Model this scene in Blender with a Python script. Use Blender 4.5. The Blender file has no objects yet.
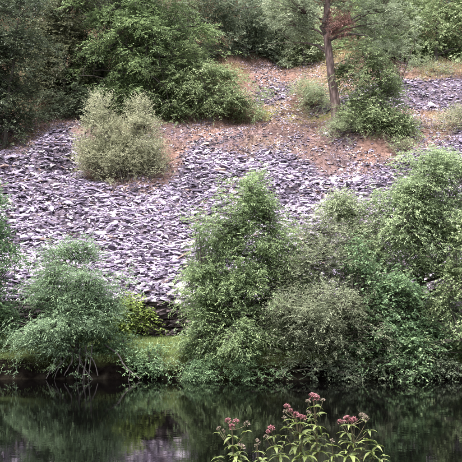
import bpy, math, random
import numpy as np
from mathutils import Matrix, Vector

# ------------------------------------------------------------------ camera, sky, light
sc = bpy.context.scene
COL = sc.collection
EYE = 2.8                       # metres above the water
FOV = math.radians(30)
F = 231 / math.tan(FOV / 2)     # focal length in photograph pixels
PITCH = math.atan((300 - 231) / F)
cam_d = bpy.data.cameras.new('camera')
cam_d.sensor_fit = 'HORIZONTAL'
cam_d.angle = FOV
cam_d.clip_end = 1000
cam_d.clip_start = 0.05
cam = bpy.data.objects.new('camera', cam_d)
COL.objects.link(cam)
cam.location = (0, 0, EYE)
cam.rotation_euler = (math.pi / 2 + PITCH, 0, 0)
sc.camera = cam

SUN_EL, SUN_AZ = math.radians(73), math.radians(228)   # azimuth clockwise from +Y
w = bpy.data.worlds.new('World')
sc.world = w
w.use_nodes = True
nt = w.node_tree
nt.nodes.clear()
sky = nt.nodes.new('ShaderNodeTexSky')
sky.sky_type = 'NISHITA'
sky.sun_disc = False
sky.sun_elevation = SUN_EL
sky.sun_rotation = SUN_AZ
sky.dust_density = 4.0
sky.air_density = 1.0
hs = nt.nodes.new('ShaderNodeHueSaturation')
hs.inputs['Saturation'].default_value = 0.30
bg = nt.nodes.new('ShaderNodeBackground')
bg.inputs['Strength'].default_value = 0.15
wo = nt.nodes.new('ShaderNodeOutputWorld')
nt.links.new(sky.outputs[0], hs.inputs['Color'])
nt.links.new(hs.outputs[0], bg.inputs['Color'])
nt.links.new(bg.outputs[0], wo.inputs['Surface'])

sd = bpy.data.lights.new('overcast_sun', 'SUN')
sd.energy = 1.5
sd.angle = math.radians(25)
sd.color = (1.0, 0.95, 0.92)
sun = bpy.data.objects.new('overcast_sun', sd)
COL.objects.link(sun)
sdir = Vector((math.sin(SUN_AZ) * math.cos(SUN_EL), math.cos(SUN_AZ) * math.cos(SUN_EL), math.sin(SUN_EL)))
sun.rotation_euler = sdir.to_track_quat('Z', 'Y').to_euler()
sun.location = sdir * 80

sc.view_settings.view_transform = 'Standard'
sc.view_settings.look = 'None'
sc.view_settings.gamma = 1
sc.view_settings.exposure = 2.62
sc.render.resolution_x = sc.render.resolution_y = 1024
sc.cycles.max_bounces = 5
sc.cycles.diffuse_bounces = 3
sc.cycles.transparent_max_bounces = 4

# ------------------------------------------------------------------ helpers
CP, SP = math.cos(PITCH), math.sin(PITCH)
UP = np.array([0., 0., 1.])


def ray(u, v):
    a = (u - 231) / F
    b = (231 - v) / F
    return np.array([a, CP - SP * b, SP + CP * b])


def at(u, v, d):
    """point seen at photograph pixel (u, v), standing d metres out over the ground"""
    r = ray(u, v)
    return np.array([0, 0, EYE]) + r * (d / r[1])


def pix(p):
    p = np.asarray(p, float)
    x, y, z = p[..., 0], p[..., 1], p[..., 2] - EYE
    dep = y * CP + z * SP
    return 231 + F * x / dep, 231 - F * (-y * SP + z * CP) / dep


def norm(a):
    return a / np.maximum(np.linalg.norm(a, axis=-1, keepdims=True), 1e-9)


class Noise:
    def __init__(s, seed, n=24, lo=0.15, hi=2.0, fall=0.7):
        r = np.random.default_rng(seed)
        f = np.exp(r.uniform(math.log(lo), math.log(hi), n))
        a = r.uniform(0, 2 * math.pi, n)
        s.k = np.stack([f * np.cos(a), f * np.sin(a)], -1) * 2 * math.pi
        s.p = r.uniform(0, 2 * math.pi, n)
        s.w = f ** -fall
        s.w /= math.sqrt((s.w ** 2).sum() / 2)

    def __call__(s, x, y):
        x = np.asarray(x, float)
        y = np.asarray(y, float)
        o = np.zeros(np.broadcast(x, y).shape)
        for k, p, w_ in zip(s.k, s.p, s.w):
            o += w_ * np.sin(k[0] * x + k[1] * y + p)
        return o


NZ_BIG = Noise(1, 16, 0.03, 0.15)
NZ_MID = Noise(2, 24, 0.12, 0.6)
NZ_FINE = Noise(3, 30, 0.4, 1.6)
NZ_A = Noise(4, 24, 0.08, 0.9)
NZ_B = Noise(5, 24, 0.15, 1.4)

PY = np.array([-260, -200, -70, -22, -12, 5.2, 6.4, 7.4, 9, 27, 29.3, 29.98, 30.06, 30.5, 32.0, 33.15, 33.3, 33.9, 46.6, 49.2, 58.6, 120, 170, 260])
PZ = np.array([72, 66, 34, 4, 1.3, 1.3, 0.95, -0.3, -1.1, -1.1, -0.7, -0.05, 0.3, 0.86, 1.15, 1.38, 1.4, 2.75, 12.0, 12.9, 19.5, 54, 70, 78])  # rise behind the camera: unseen slope added to block low sky light


def height(x, y):
    x = np.asarray(x, float)
    y = np.asarray(y, float)
    yy = y + np.where((y > 28) & (y < 33), (0.12 * NZ_MID(x, 0 * x) + .07 * NZ_FINE(x, 0 * x)) * np.clip((33 - y) / 1.5, 0, 1), 0)
    z = np.interp(yy, PY, PZ)
    hill = np.clip((y - 34.5) / 4, 0, 1)
    z = z + hill * (0.16 * NZ_MID(x, y) + 0.05 * NZ_FINE(x, y)) + np.clip((y - 44) / 8, 0, 1) * 0.45 * NZ_BIG(x, y)
    z = z + np.where((y > 30.2) & (y < 33.2), 0.05 * NZ_MID(x, y) + 0.025 * NZ_FINE(x, y), 0)
    z = z + np.where(y < 6, 0.04 * NZ_MID(x, y), 0)
    return z


def hit(u, v):
    r = ray(u, v)
    for y in np.arange(29.5, 130, 0.1):
        p = np.array([0, 0, EYE]) + r * (y / r[1])
        if p[2] <= height(p[0], y):
            return p
    return p


def mesh_obj(name, verts, faces, mat, parent=None, tint=None, smooth=False, extra=None):
    """faces: list of (F,k) int arrays"""
    me = bpy.data.meshes.new(name)
    verts = np.ascontiguousarray(verts, np.float32)
    if not isinstance(faces, (list, tuple)):
        faces = [faces]
    faces = [np.asarray(f, np.int32) for f in faces if len(f)]
    nl = sum(f.size for f in faces)
    nf = sum(len(f) for f in faces)
    me.vertices.add(len(verts))
    me.vertices.foreach_set('co', verts.ravel())
    me.loops.add(nl)
    me.loops.foreach_set('vertex_index', np.concatenate([f.ravel() for f in faces]))
    me.polygons.add(nf)
    tot = np.concatenate([np.full(len(f), f.shape[1], np.int32) for f in faces])
    st = np.concatenate([[0], np.cumsum(tot)[:-1]]).astype(np.int32)
    me.polygons.foreach_set('loop_start', st)
    me.polygons.foreach_set('use_smooth', np.full(nf, bool(smooth)))
    me.update(calc_edges=True)
    if tint is not None:
        a = me.attributes.new('tint', 'FLOAT', 'POINT')
        a.data.foreach_set('value', np.ascontiguousarray(tint, np.float32))
    if extra is not None:
        for k_, val in extra.items():
            a = me.attributes.new(k_, 'FLOAT_COLOR', 'POINT')
            a.data.foreach_set('color', np.ascontiguousarray(val, np.float32).ravel())
    me.materials.append(mat)
    ob = bpy.data.objects.new(name, me)
    COL.objects.link(ob)
    if parent is not None:
        ob.parent = parent
    return ob


def tag(o, label=None, cat=None, group=None, kind=None):
    if label:
        o['label'] = label
    if cat:
        o['category'] = cat
    if group:
        o['group'] = group
    if kind:
        o['kind'] = kind
    return o


def empty(name, loc):
    o = bpy.data.objects.new(name, None)
    o.empty_display_size = 0.2
    COL.objects.link(o)
    o.location = Vector(loc)
    return o


def tubes(paths, radii, sides=5):
    """paths (N,P,3), radii (N,P) -> verts, quads"""
    paths = np.asarray(paths, float)
    radii = np.asarray(radii, float)
    N, P, _ = paths.shape
    t = norm(np.gradient(paths, axis=1))
    ref = np.where(np.abs(t[..., 2:3]) > 0.9, np.array([1., 0, 0]), UP)
    s = norm(np.cross(t, ref))
    b = np.cross(s, t)
    ang = np.arange(sides) * 2 * math.pi / sides
    ring = s[:, :, None, :] * np.cos(ang)[:, None] + b[:, :, None, :] * np.sin(ang)[:, None]
    v = paths[:, :, None, :] + ring * radii[:, :, None, None]
    idx = np.arange(N * P * sides).reshape(N, P, sides)
    a = idx[:, :-1, :]
    c = idx[:, 1:, :]
    f = np.stack([a, np.roll(a, -1, 2), np.roll(c, -1, 2), c], -1).reshape(-1, 4)
    return v.reshape(-1, 3), f


def join(parts):
    vs, fs, o = [], [], 0
    for v, f in parts:
        vs.append(v)
        fs.append(f + o)
        o += len(v)
    return np.concatenate(vs), np.concatenate(fs)


def bez(p0, p1, p2, n):
    t = np.linspace(0, 1, n)[None, :, None]
    return (1 - t) ** 2 * p0[:, None] + 2 * t * (1 - t) * p1[:, None] + t ** 2 * p2[:, None]


# ------------------------------------------------------------------ materials
def new_mat(name):
    m = bpy.data.materials.new(name)
    m.use_nodes = True
    n = m.node_tree
    n.nodes.clear()
    out = n.nodes.new('ShaderNodeOutputMaterial')
    return m, n, out


def ramp(n, stops):
    r = n.nodes.new('ShaderNodeValToRGB')
    el = r.color_ramp.elements
    while len(el) < len(stops):
        el.new(0.5)
    for e, (p, c) in zip(el, stops):
        e.position = p
        e.color = (*c, 1)
    return r


def leaf_mat(name, cols, trans=0.42, rough=0.55, spec=0.3, gain=1.62):
    m, n, out = new_mat(name)
    at_ = n.nodes.new('ShaderNodeAttribute')
    at_.attribute_name = 'tint'
    k = len(cols)
    cols = [tuple(min(1, q * gain) for q in c_) for c_ in cols]
    r = ramp(n, [(i / (k - 1), c) for i, c in enumerate(cols)])
    n.links.new(at_.outputs['Fac'], r.inputs[0])
    p = n.nodes.new('ShaderNodeBsdfPrincipled')
    p.inputs['Roughness'].default_value = rough
    p.inputs['Specular IOR Level'].default_value = spec
    t = n.nodes.new('ShaderNodeBsdfTranslucent')
    mix = n.nodes.new('ShaderNodeMixShader')
    mix.inputs[0].default_value = trans
    n.links.new(r.outputs[0], p.inputs['Base Color'])
    n.links.new(r.outputs[0], t.inputs['Color'])
    n.links.new(p.outputs[0], mix.inputs[1])
    n.links.new(t.outputs[0], mix.inputs[2])
    n.links.new(mix.outputs[0], out.inputs[0])
    return m


def noise_mat(name, stops, scale=8, detail=6, rough=0.85, bump=0.3, bscale=30, spec=0.3, stretch=None, vary=False):
    m, n, out = new_mat(name)
    tc = n.nodes.new('ShaderNodeTexCoord')
    src = tc.outputs['Object']
    if stretch:
        mp = n.nodes.new('ShaderNodeMapping')
        mp.inputs['Scale'].default_value = stretch
        n.links.new(src, mp.inputs[0])
        src = mp.outputs[0]
    nz = n.nodes.new('ShaderNodeTexNoise')
    nz.inputs['Scale'].default_value = scale
    nz.inputs['Detail'].default_value = detail
    n.links.new(src, nz.inputs['Vector'])
    r = ramp(n, stops)
    n.links.new(nz.outputs['Fac'], r.inputs[0])
    if vary:
        gi = n.nodes.new('ShaderNodeNewGeometry')
        oi = n.nodes.new('ShaderNodeObjectInfo')
        ad = n.nodes.new('ShaderNodeMath'); ad.operation = 'ADD'
        n.links.new(gi.outputs['Random Per Island'], ad.inputs[0]); n.links.new(oi.outputs['Random'], ad.inputs[1])
        fr_ = n.nodes.new('ShaderNodeMath'); fr_.operation = 'FRACT'
        n.links.new(ad.outputs[0], fr_.inputs[0])
        a2 = n.nodes.new('ShaderNodeMath'); a2.operation = 'MULTIPLY_ADD'
        a2.inputs[1].default_value = .5; a2.inputs[2].default_value = -.25
        n.links.new(fr_.outputs[0], a2.inputs[0])
        a3 = n.nodes.new('ShaderNodeMath'); a3.operation = 'ADD'
        n.links.new(a2.outputs[0], a3.inputs[0]); n.links.new(nz.outputs['Fac'], a3.inputs[1])
        n.links.new(a3.outputs[0], r.inputs[0])
    p = n.nodes.new('ShaderNodeBsdfPrincipled')
    p.inputs['Roughness'].default_value = rough
    p.inputs['Specular IOR Level'].default_value = spec
    n.links.new(r.outputs[0], p.inputs['Base Color'])
    nb = n.nodes.new('ShaderNodeTexNoise')
    nb.inputs['Scale'].default_value = bscale
    nb.inputs['Detail'].default_value = 5
    n.links.new(src, nb.inputs['Vector'])
    b = n.nodes.new('ShaderNodeBump')
    b.inputs['Strength'].default_value = bump
    b.inputs['Distance'].default_value = 0.05
    n.links.new(nb.outputs['Fac'], b.inputs['Height'])
    n.links.new(b.outputs[0], p.inputs['Normal'])
    n.links.new(p.outputs[0], out.inputs[0])
    return m


M = {}
M['dark_bark'] = noise_mat('dark_bark', [(0.3, (.02, .016, .013)), (0.7, (.06, .05, .043))], 14, stretch=(1, 1, .25))
M['bark'] = noise_mat('bark', [(0.3, (.03, .024, .02)), (0.7, (.09, .075, .065))], 14, stretch=(1, 1, .25))
M['pine_bark'] = noise_mat('pine_bark', [(0.3, (.03, .019, .016)), (0.47, (.085, .056, .05)), (0.7, (.2, .145, .135))], 7, stretch=(1, 1, .3), bump=0.9, bscale=12)
M['root'] = noise_mat('root_bark', [(0.3, (.03, .025, .024)), (0.7, (.11, .095, .09))], 16, stretch=(1, 1, .3))
M['stone'] = noise_mat('wall_stone', [(0.25, (.018, .013, .014)), (0.55, (.045, .033, .036)), (0.8, (.15, .115, .12))], 5, bump=.5, bscale=25, vary=True)

# slate: per-piece tint plus lichen and grain
m, n, out = new_mat('slate')
a_ = n.nodes.new('ShaderNodeAttribute'); a_.attribute_name = 'tint'
r = ramp(n, [(0, (.018, .014, .021)), (.22, (.05, .037, .06)), (.5, (.168, .132, .195)), (.75, (.315, .26, .35)), (.93, (.405, .345, .435)), (1, (.2, .135, .115))])
n.links.new(a_.outputs['Fac'], r.inputs[0])
geo = n.nodes.new('ShaderNodeNewGeometry')
nz = n.nodes.new('ShaderNodeTexNoise'); nz.inputs['Scale'].default_value = 5; nz.inputs['Detail'].default_value = 8
n.links.new(geo.outputs['Position'], nz.inputs['Vector'])
r2 = ramp(n, [(.3, (.55, .52, .55)), (.5, (1, 1, 1)), (.72, (1.25, 1.2, 1.2))])
n.links.new(nz.outputs['Fac'], r2.inputs[0])
mx = n.nodes.new('ShaderNodeMixRGB'); mx.blend_type = 'MULTIPLY'; mx.inputs[0].default_value = 1
n.links.new(r.outputs[0], mx.inputs[1]); n.links.new(r2.outputs[0], mx.inputs[2])
p = n.nodes.new('ShaderNodeBsdfPrincipled')
p.inputs['Roughness'].default_value = .42
p.inputs['Specular IOR Level'].default_value = .5
n.links.new(mx.outputs[0], p.inputs['Base Color'])
nb = n.nodes.new('ShaderNodeTexNoise'); nb.inputs['Scale'].default_value = 22; nb.inputs['Detail'].default_value = 4
n.links.new(geo.outputs['Position'], nb.inputs['Vector'])
b = n.nodes.new('ShaderNodeBump'); b.inputs['Strength'].default_value = .25; b.inputs['Distance'].default_value = .015
n.links.new(nb.outputs['Fac'], b.inputs['Height']); n.links.new(b.outputs[0], p.inputs['Normal'])
n.links.new(p.outputs[0], out.inputs[0])
M['slate'] = m

# ground: colour attribute broken up by noise
m, n, out = new_mat('ground')
a_ = n.nodes.new('ShaderNodeAttribute'); a_.attribute_name = 'soil'
geo = n.nodes.new('ShaderNodeNewGeometry')
nz = n.nodes.new('ShaderNodeTexNoise'); nz.inputs['Scale'].default_value = 4.5; nz.inputs['Detail'].default_value = 10; nz.inputs['Roughness'].default_value = .7
n.links.new(geo.outputs['Position'], nz.inputs['Vector'])
r2 = ramp(n, [(.34, (.22, .2, .2)), (.47, (.8, .75, .72)), (.56, (1.1, 1.08, 1.05)), (.68, (1.55, 1.5, 1.45))])
n.links.new(nz.outputs['Fac'], r2.inputs[0])
mx = n.nodes.new('ShaderNodeMixRGB'); mx.blend_type = 'MULTIPLY'; mx.inputs[0].default_value = 1
n.links.new(a_.outputs['Color'], mx.inputs[1]); n.links.new(r2.outputs[0], mx.inputs[2])
p = n.nodes.new('ShaderNodeBsdfPrincipled'); p.inputs['Roughness'].default_value = 1.0; p.inputs['Specular IOR Level'].default_value = 0
n.links.new(mx.outputs[0], p.inputs['Base Color'])
b = n.nodes.new('ShaderNodeBump'); b.inputs['Strength'].default_value = .8; b.inputs['Distance'].default_value = .12
n.links.new(nz.outputs['Fac'], b.inputs['Height']); n.links.new(b.outputs[0], p.inputs['Normal'])
n.links.new(p.outputs[0], out.inputs[0])
M['ground'] = m

# water
m, n, out = new_mat('river_water')
p = n.nodes.new('ShaderNodeBsdfPrincipled')
p.inputs['Base Color'].default_value = (.0008, .0007, .0007, 1)
p.inputs['Roughness'].default_value = .03
p.inputs['IOR'].default_value = 1.2
p.inputs['Specular IOR Level'].default_value = .3
geo = n.nodes.new('ShaderNodeNewGeometry')
mp = n.nodes.new('ShaderNodeMapping'); mp.inputs['Scale'].default_value = (1.2, 2.2, 1)
n.links.new(geo.outputs['Position'], mp.inputs[0])
nz = n.nodes.new('ShaderNodeTexNoise'); nz.inputs['Scale'].default_value = 2.6; nz.inputs['Detail'].default_value = 3
n.links.new(mp.outputs[0], nz.inputs['Vector'])
nz2 = n.nodes.new('ShaderNodeTexNoise'); nz2.inputs['Scale'].default_value = .35; nz2.inputs['Detail'].default_value = 2
n.links.new(geo.outputs['Position'], nz2.inputs['Vector'])
b1 = n.nodes.new('ShaderNodeBump'); b1.inputs['Strength'].default_value = .02; b1.inputs['Distance'].default_value = .05
b2 = n.nodes.new('ShaderNodeBump'); b2.inputs['Strength'].default_value = .025; b2.inputs['Distance'].default_value = .08
n.links.new(nz.outputs['Fac'], b1.inputs['Height']); n.links.new(nz2.outputs['Fac'], b2.inputs['Height'])
n.links.new(b1.outputs[0], b2.inputs['Normal']); n.links.new(b2.outputs[0], p.inputs['Normal'])
n.links.new(p.outputs[0], out.inputs[0])
M['water'] = m

# foliage kinds (dark ... light)
M['ash'] = leaf_mat('ash_leaf', [(.034, .05, .027), (.088, .12, .06), (.15, .198, .088), (.22, .265, .13)])
M['ash_blue'] = leaf_mat('blue_green_leaf', [(.032, .05, .032), (.08, .118, .07), (.125, .178, .095), (.18, .235, .13)])
M['ash_light'] = leaf_mat('light_ash_leaf', [(.046, .063, .037), (.118, .15, .086), (.187, .235, .118), (.258, .3, .165)])
M['willow'] = leaf_mat('grey_willow_leaf', [(.05, .06, .04), (.105, .12, .075), (.16, .175, .11), (.22, .225, .15)])
M['alder'] = leaf_mat('alder_leaf', [(.025, .045, .025), (.06, .1, .05), (.11, .165, .08), (.17, .22, .115)])
M['light'] = leaf_mat('light_green_leaf', [(.055, .073, .037), (.11, .142, .07), (.17, .205, .105), (.235, .265, .15)])
M['pale'] = leaf_mat('pale_leaf', [(.085, .10, .06), (.15, .18, .10), (.21, .24, .145), (.27, .295, .195)], gain=1.5)
M['olive'] = leaf_mat('olive_shrub_leaf', [(.075, .076, .048), (.145, .15, .093), (.21, .212, .138), (.285, .275, .2)])
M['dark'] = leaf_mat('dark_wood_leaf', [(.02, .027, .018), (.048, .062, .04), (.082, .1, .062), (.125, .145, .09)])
M['conifer'] = leaf_mat('conifer_spray', [(.01, .014, .01), (.024, .032, .02), (.05, .064, .036), (.11, .125, .07)])
M['brown'] = leaf_mat('brownish_wood_leaf', [(.022, .022, .015), (.05, .052, .03), (.08, .088, .047), (.125, .13, .072)])
M['layer'] = leaf_mat('layered_leaf', [(.026, .037, .019), (.066, .094, .042), (.112, .152, .066), (.175, .212, .095)])
M['yellow'] = leaf_mat('yellow_green_leaf', [(.035, .05, .014), (.075, .105, .028), (.14, .185, .045), (.2, .245, .07)])
M['pine'] = leaf_mat('pine_needle', [(.075, .09, .06), (.13, .155, .098), (.18, .21, .135), (.24, .265, .175)], trans=.3, gain=1.55)
M['deadneedle'] = leaf_mat('dead_needle', [(.05, .024, .02), (.12, .06, .05), (.19, .105, .09)], trans=.15)
M['grass'] = leaf_mat('bank_grass', [(.045, .062, .025), (.09, .125, .045), (.14, .185, .068), (.2, .215, .1)], gain=1.7)
M['straw'] = leaf_mat('dry_grass', [(.07, .045, .04), (.19, .12, .105), (.25, .185, .125), (.19, .18, .08)])

# ------------------------------------------------------------------ ground sheet, water
TOPU = np.array([-400, -100, 0, 30, 52, 62, 76, 90, 130, 165, 182, 200, 240, 270, 300, 330, 370, 420, 462, 560, 800])
TOPV = np.array([140, 142, 138, 134, 122, 122, 142, 182, 186, 178, 152, 146, 150, 160, 166, 172, 166, 146, 136, 132, 132])


def scree(x, y, z):
    """0..1 cover of loose slate on the slope"""
    u, v = pix(np.stack([x, y, z], -1))
    top = np.interp(u, TOPU, TOPV)
    wob = 7 * NZ_A(x, y)
    f = np.clip((v - top + wob) / 20 + .55, 0, 1)
    # thin cover over the red bank above the main tip
    thin = np.clip(.27 + .2 * NZ_B(x * 1.3, y * 1.3) + .1 * NZ_A(x, y), 0, .6) * (v > 112) * (v <= top + 6) * np.clip(1.25 - (top - v) / 55, 0, 1)
    thin = np.where((u > 66) & (u < 185) & (v > 150), thin * .45, thin)
    f = np.maximum(f, thin)
    # tip high on the right
    wu = 5 * NZ_A(x + 9, y)
    g = np.minimum((u - 386 + wu) / 10 + .2 * (v - 75), np.minimum((v - 75 - wu * .5) / 6, (115 - v + wu * .6) / 6))
    g = np.where(v > 112, 0, np.clip(g, 0, .95))
    # broken patch beside the big tree
    h = np.minimum(np.minimum((u - 246) / 12, (304 - u) / 14), np.minimum((v - 64) / 8, (112 - v) / 10))
    h = np.clip(h, 0, 1) * np.clip(.5 + .5 * NZ_B(x, y), 0, .8)
    f = np.maximum(f, np.maximum(g, h))
    f = np.where(y < 33.75, 0, f)
    return np.where((v > 122) & (v < top - 55), 0, f)


gx = np.concatenate([-np.geomspace(220, 20, 16), np.arange(-19.5, 19.6, .3), np.geomspace(20, 220, 16)])
gy = np.concatenate([np.linspace(-260, 0, 40), np.arange(.5, 9, .25), np.arange(9.5, 29, 1.5), np.arange(29.2, 34.2, .12), np.arange(34.4, 63, .3), np.arange(63.5, 100, 1.2), np.linspace(102, 260, 18)])
X, Y = np.meshgrid(gx, gy)
Z = height(X, Y)
S = scree(X, Y, Z)
U_, V_ = pix(np.stack([X, np.maximum(Y, .5), Z], -1))
red = np.array([.158, .1, .085]); brown = np.array([.08, .054, .046]); straw = np.array([.16, .125, .065]); moss = np.array([.2, .21, .06])
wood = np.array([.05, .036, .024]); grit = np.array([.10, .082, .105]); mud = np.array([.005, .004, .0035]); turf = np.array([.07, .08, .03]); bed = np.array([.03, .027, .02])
na, nb_ = NZ_A(X, Y)[..., None], NZ_B(X, Y)[..., None]
c = red + (brown - red) * np.clip(.45 + .4 * na + .3 * NZ_FINE(X, Y)[..., None], 0, 1)
c = c + (straw - c) * np.clip(-.1 + .6 * nb_ + .25 * (V_[..., None] < 118), 0, .9)
ms = np.clip(1 - np.abs(V_ - 115) / 10, 0, 1) * (U_ > 265) * (U_ < 372)
ms = np.maximum(ms, .55 * np.clip(1 - np.abs(V_ - 122) / 9, 0, 1) * (U_ > 385))
c = c + (moss * 1.25 - c) * np.clip(ms[..., None] * (1.0 + .5 * nb_), 0, 1)
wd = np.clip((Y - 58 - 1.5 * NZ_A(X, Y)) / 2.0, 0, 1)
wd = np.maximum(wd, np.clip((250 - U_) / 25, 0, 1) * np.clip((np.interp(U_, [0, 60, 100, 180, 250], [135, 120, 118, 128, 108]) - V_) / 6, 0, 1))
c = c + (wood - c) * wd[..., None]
c = c + (grit - c) * np.clip(S * 1.2, 0, 1)[..., None]
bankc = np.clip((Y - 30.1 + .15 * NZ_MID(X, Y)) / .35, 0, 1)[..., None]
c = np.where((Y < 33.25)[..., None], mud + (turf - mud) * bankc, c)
c = np.where(((Y >= 33.25) & (Y < 33.9))[..., None], grit, c)
c = np.where((Z < 0)[..., None], bed, c)
c = np.where((Y < 7)[..., None], turf * .8, c)
c = np.where((Y < -18)[..., None], wood, c)  # woodland soil colour on the added slope behind the camera
ni, nj = X.shape
idx = np.arange(ni * nj).reshape(ni, nj)
fq = np.stack([idx[:-1, :-1], idx[:-1, 1:], idx[1:, 1:], idx[1:, :-1]], -1).reshape(-1, 4)
soil = np.concatenate([np.clip(c, 0, 1), np.ones((*c.shape[:2], 1))], -1)
ground = mesh_obj('hillside', np.stack([X, Y, Z], -1).reshape(-1, 3), fq, M['ground'], smooth=True, extra={'soil': soil.reshape(-1, 4)})
tag(ground, kind='structure')

wv = np.array([[-200, 6.2, .08], [200, 6.2, .08], [200, 30.6, .08], [-200, 30.6, .08]], float)
water = mesh_obj('water', wv, np.array([[0, 1, 2, 3]]), M['water'])
tag(water, kind='structure')

# ------------------------------------------------------------------ slates
rng = np.random.default_rng(11)
NT = 28
templates = []
for k in range(NT):
    nn = 5
    a = np.sort(rng.uniform(0, 2 * math.pi, nn) * .45 + np.arange(nn) * 2 * math.pi / nn * .92)
    q = np.stack([np.cos(a), np.sin(a)], -1)
    q = np.sign(q) * np.abs(q) ** .75 * rng.uniform(.72, 1.1, (nn, 1)) * .5
    top = np.concatenate([q * rng.uniform(.86, 1.0, (nn, 1)), .5 + rng.uniform(-.18, .18, (nn, 1))], -1)
    bot = np.concatenate([q * rng.uniform(.9, 1.06, (nn, 1)), -.5 + 0 * q[:, :1]], -1)
    templates.append(np.concatenate([top, bot]))
templates = np.array(templates)
fs = np.array([[i, i + 5, (i + 1) % 5 + 5, (i + 1) % 5] for i in range(5)])
ft = np.array([[0, 1, 2, 3, 4], [9, 8, 7, 6, 5]])


def slate_set(n_try, x0, x1, y0, y1, med, rng):
    x = rng.uniform(x0, x1, n_try)
    y = rng.uniform(y0, y1, n_try)
    z = height(x, y)
    s = scree(x, y, z)
    k = rng.uniform(0, 1, n_try) < s ** 1.4
    uu, vv_ = pix(np.stack([x, y, z], -1))
    k &= np.abs(x) < .268 * y + 2.5
    k &= ~((uu > 335) & (vv_ > 215) & (rng.uniform(0, 1, n_try) < .7))   # thinner where the waterside trees stand in front
    x, y, z, s = x[k], y[k], z[k], s[k]
    n = len(x)
    e = .15
    sn = norm(np.stack([-(height(x + e, y) - height(x - e, y)) / (2 * e), -(height(x, y + e) - height(x, y - e)) / (2 * e), np.ones(n)], -1))
    nr = norm(sn * .45 + UP * .55 + rng.normal(0, .3, (n, 3)) * np.array([.8, 1.15, 1]))
    ax = np.stack([np.ones(n), np.zeros(n), np.zeros(n)], -1)
    ang = rng.normal(0, .55, n)
    t = norm(ax - nr * (ax * nr).sum(-1, keepdims=True))
    bt = np.cross(nr, t)
    l_ = t * np.cos(ang)[:, None] + bt * np.sin(ang)[:, None]
    m_ = np.cross(nr, l_)
    ln = np.clip(med * np.exp(rng.normal(0, .48, n)), .09, 1.0)
    # coarser blocks come to rest lower down
    ln *= np.interp(y, [33.7, 38, 47], [1.25, 1.0, .82]) * np.where(s < .7, .75, 1)
    wd_ = ln * rng.uniform(.28, .62, n)
    th = np.clip(ln * rng.uniform(.04, .13, n), .015, .075)
    pos = np.stack([x, y, z], -1) + sn * (rng.uniform(-.02, .17, n) * s)[:, None]
    R = np.stack([l_ * ln[:, None], m_ * wd_[:, None], nr * th[:, None]], -1)   # columns
    # dark and pale drifts lie in streaks across the slope
    uu, vv_ = pix(pos)
    tint = np.clip(.53 + .25 * rng.normal(0, 1, n) + .13 * NZ_MID(x * .7, y * 1.8) + .06 * NZ_BIG(x * 2, y * 3) - .16 * (s < .8) + np.interp(vv_, [130, 180, 230], [-.12, 0, .06]), 0, .95)
    tint = np.where(rng.uniform(0, 1, n) < .04, 1.0, tint)
    return pos, R, tint, ln


P1, R1, T1, L1 = slate_set(62000, -17.5, 17.5, 33.75, 47.5, .24, rng)
P2, R2, T2, L2 = slate_set(32000, -20, 20, 47.5, 61, .28, rng)
P_, R_, T_, L_ = [np.concatenate(q) for q in ((P1, P2), (R1, R2), (T1, T2), (L1, L2))]
tk = rng.integers(0, NT, len(P_))
# the 300 that show largest and stand in the open
u, v = pix(P_)
open_ = ((u > 4) & (u < 190) & (v > 188) & (v < 236)) | ((u > 118) & (u < 178) & (v > 188) & (v < 298)) | ((u > 290) & (u < 325) & (v > 172) & (v < 215)) | ((u > 4) & (u < 72) & (v > 145) & (v < 236))
score = L_ / P_[:, 1] * open_ + .25 * (R_[:, 2, 2] > 0)*0
pick = np.argsort(-score)[:300]
mask = np.ones(len(P_), bool)
mask[pick] = False
vt = templates[tk[mask]]
vw = np.einsum('nij,nkj->nki', R_[mask], vt) + P_[mask][:, None]
nb2 = mask.sum()
off = (np.arange(nb2) * 10)[:, None, None]
so = mesh_obj('slate_scree', vw.reshape(-1, 3), [(fs[None] + off).reshape(-1, 4), (ft[None] + off).reshape(-1, 5)], M['slate'], ground, tint=np.repeat(T_[mask], 10))
tag(so, 'loose broken purple grey slates covering the slope', kind='stuff')
tm = []
for k in range(NT):
    o = mesh_obj('slate', templates[k], [fs, ft], M['slate'], tint=np.full(10, float(np.clip(.5 + .22 * rng.normal(), .1, .95))))
    tm.append(o.data)
    bpy.data.objects.remove(o)
for i in pick:
    o = bpy.data.objects.new('slate', tm[tk[i]])
    COL.objects.link(o)
    o.parent = ground
    mm = Matrix([[*R_[i][0], P_[i][0]], [*R_[i][1], P_[i][1]], [*R_[i][2], P_[i][2]], [0, 0, 0, 1]])
    o.matrix_local = mm

# fines: small flakes of slate and rusty chips strewn over the bare ground
rng = np.random.default_rng(15)
n = 42000
x = rng.uniform(-18, 18, n); y = rng.uniform(40, 60, n); z = height(x, y)
u, v = pix(np.stack([x, y, z], -1))
k = (rng.uniform(0, 1, n) < np.clip(.5 + .45 * NZ_B(x * 1.5 + 3, y * 1.5), .06, 1)) & (scree(x, y, z) < .85) & ((v > 62) & ((v > 118) | (u > 240)))
x, y, z = x[k], y[k], z[k]
n = len(x)
L = rng.uniform(.05, .17, n)[:, None]
a = rng.uniform(0, 6.28, n)
nr = norm(UP * .8 + np.array([0, -.45, 0]) + rng.normal(0, .3, (n, 3)))
l_ = norm(np.cross(nr, np.stack([np.cos(a), np.sin(a), 0 * a], -1)))
m_ = np.cross(nr, l_)
b_ = np.stack([x, y, z], -1) + nr * .012
vw = np.stack([b_ + l_ * L, b_ + m_ * L * rng.uniform(.3, .6, (n, 1)), b_ - l_ * L * .8, b_ - m_ * L * .5, b_ + nr * .035 + l_ * L * .2], 1).reshape(-1, 3)
o4 = (np.arange(n) * 5)[:, None, None]
tf = np.array([[0, 1, 4], [1, 2, 4], [2, 3, 4], [3, 0, 4]])[None] + o4
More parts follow.
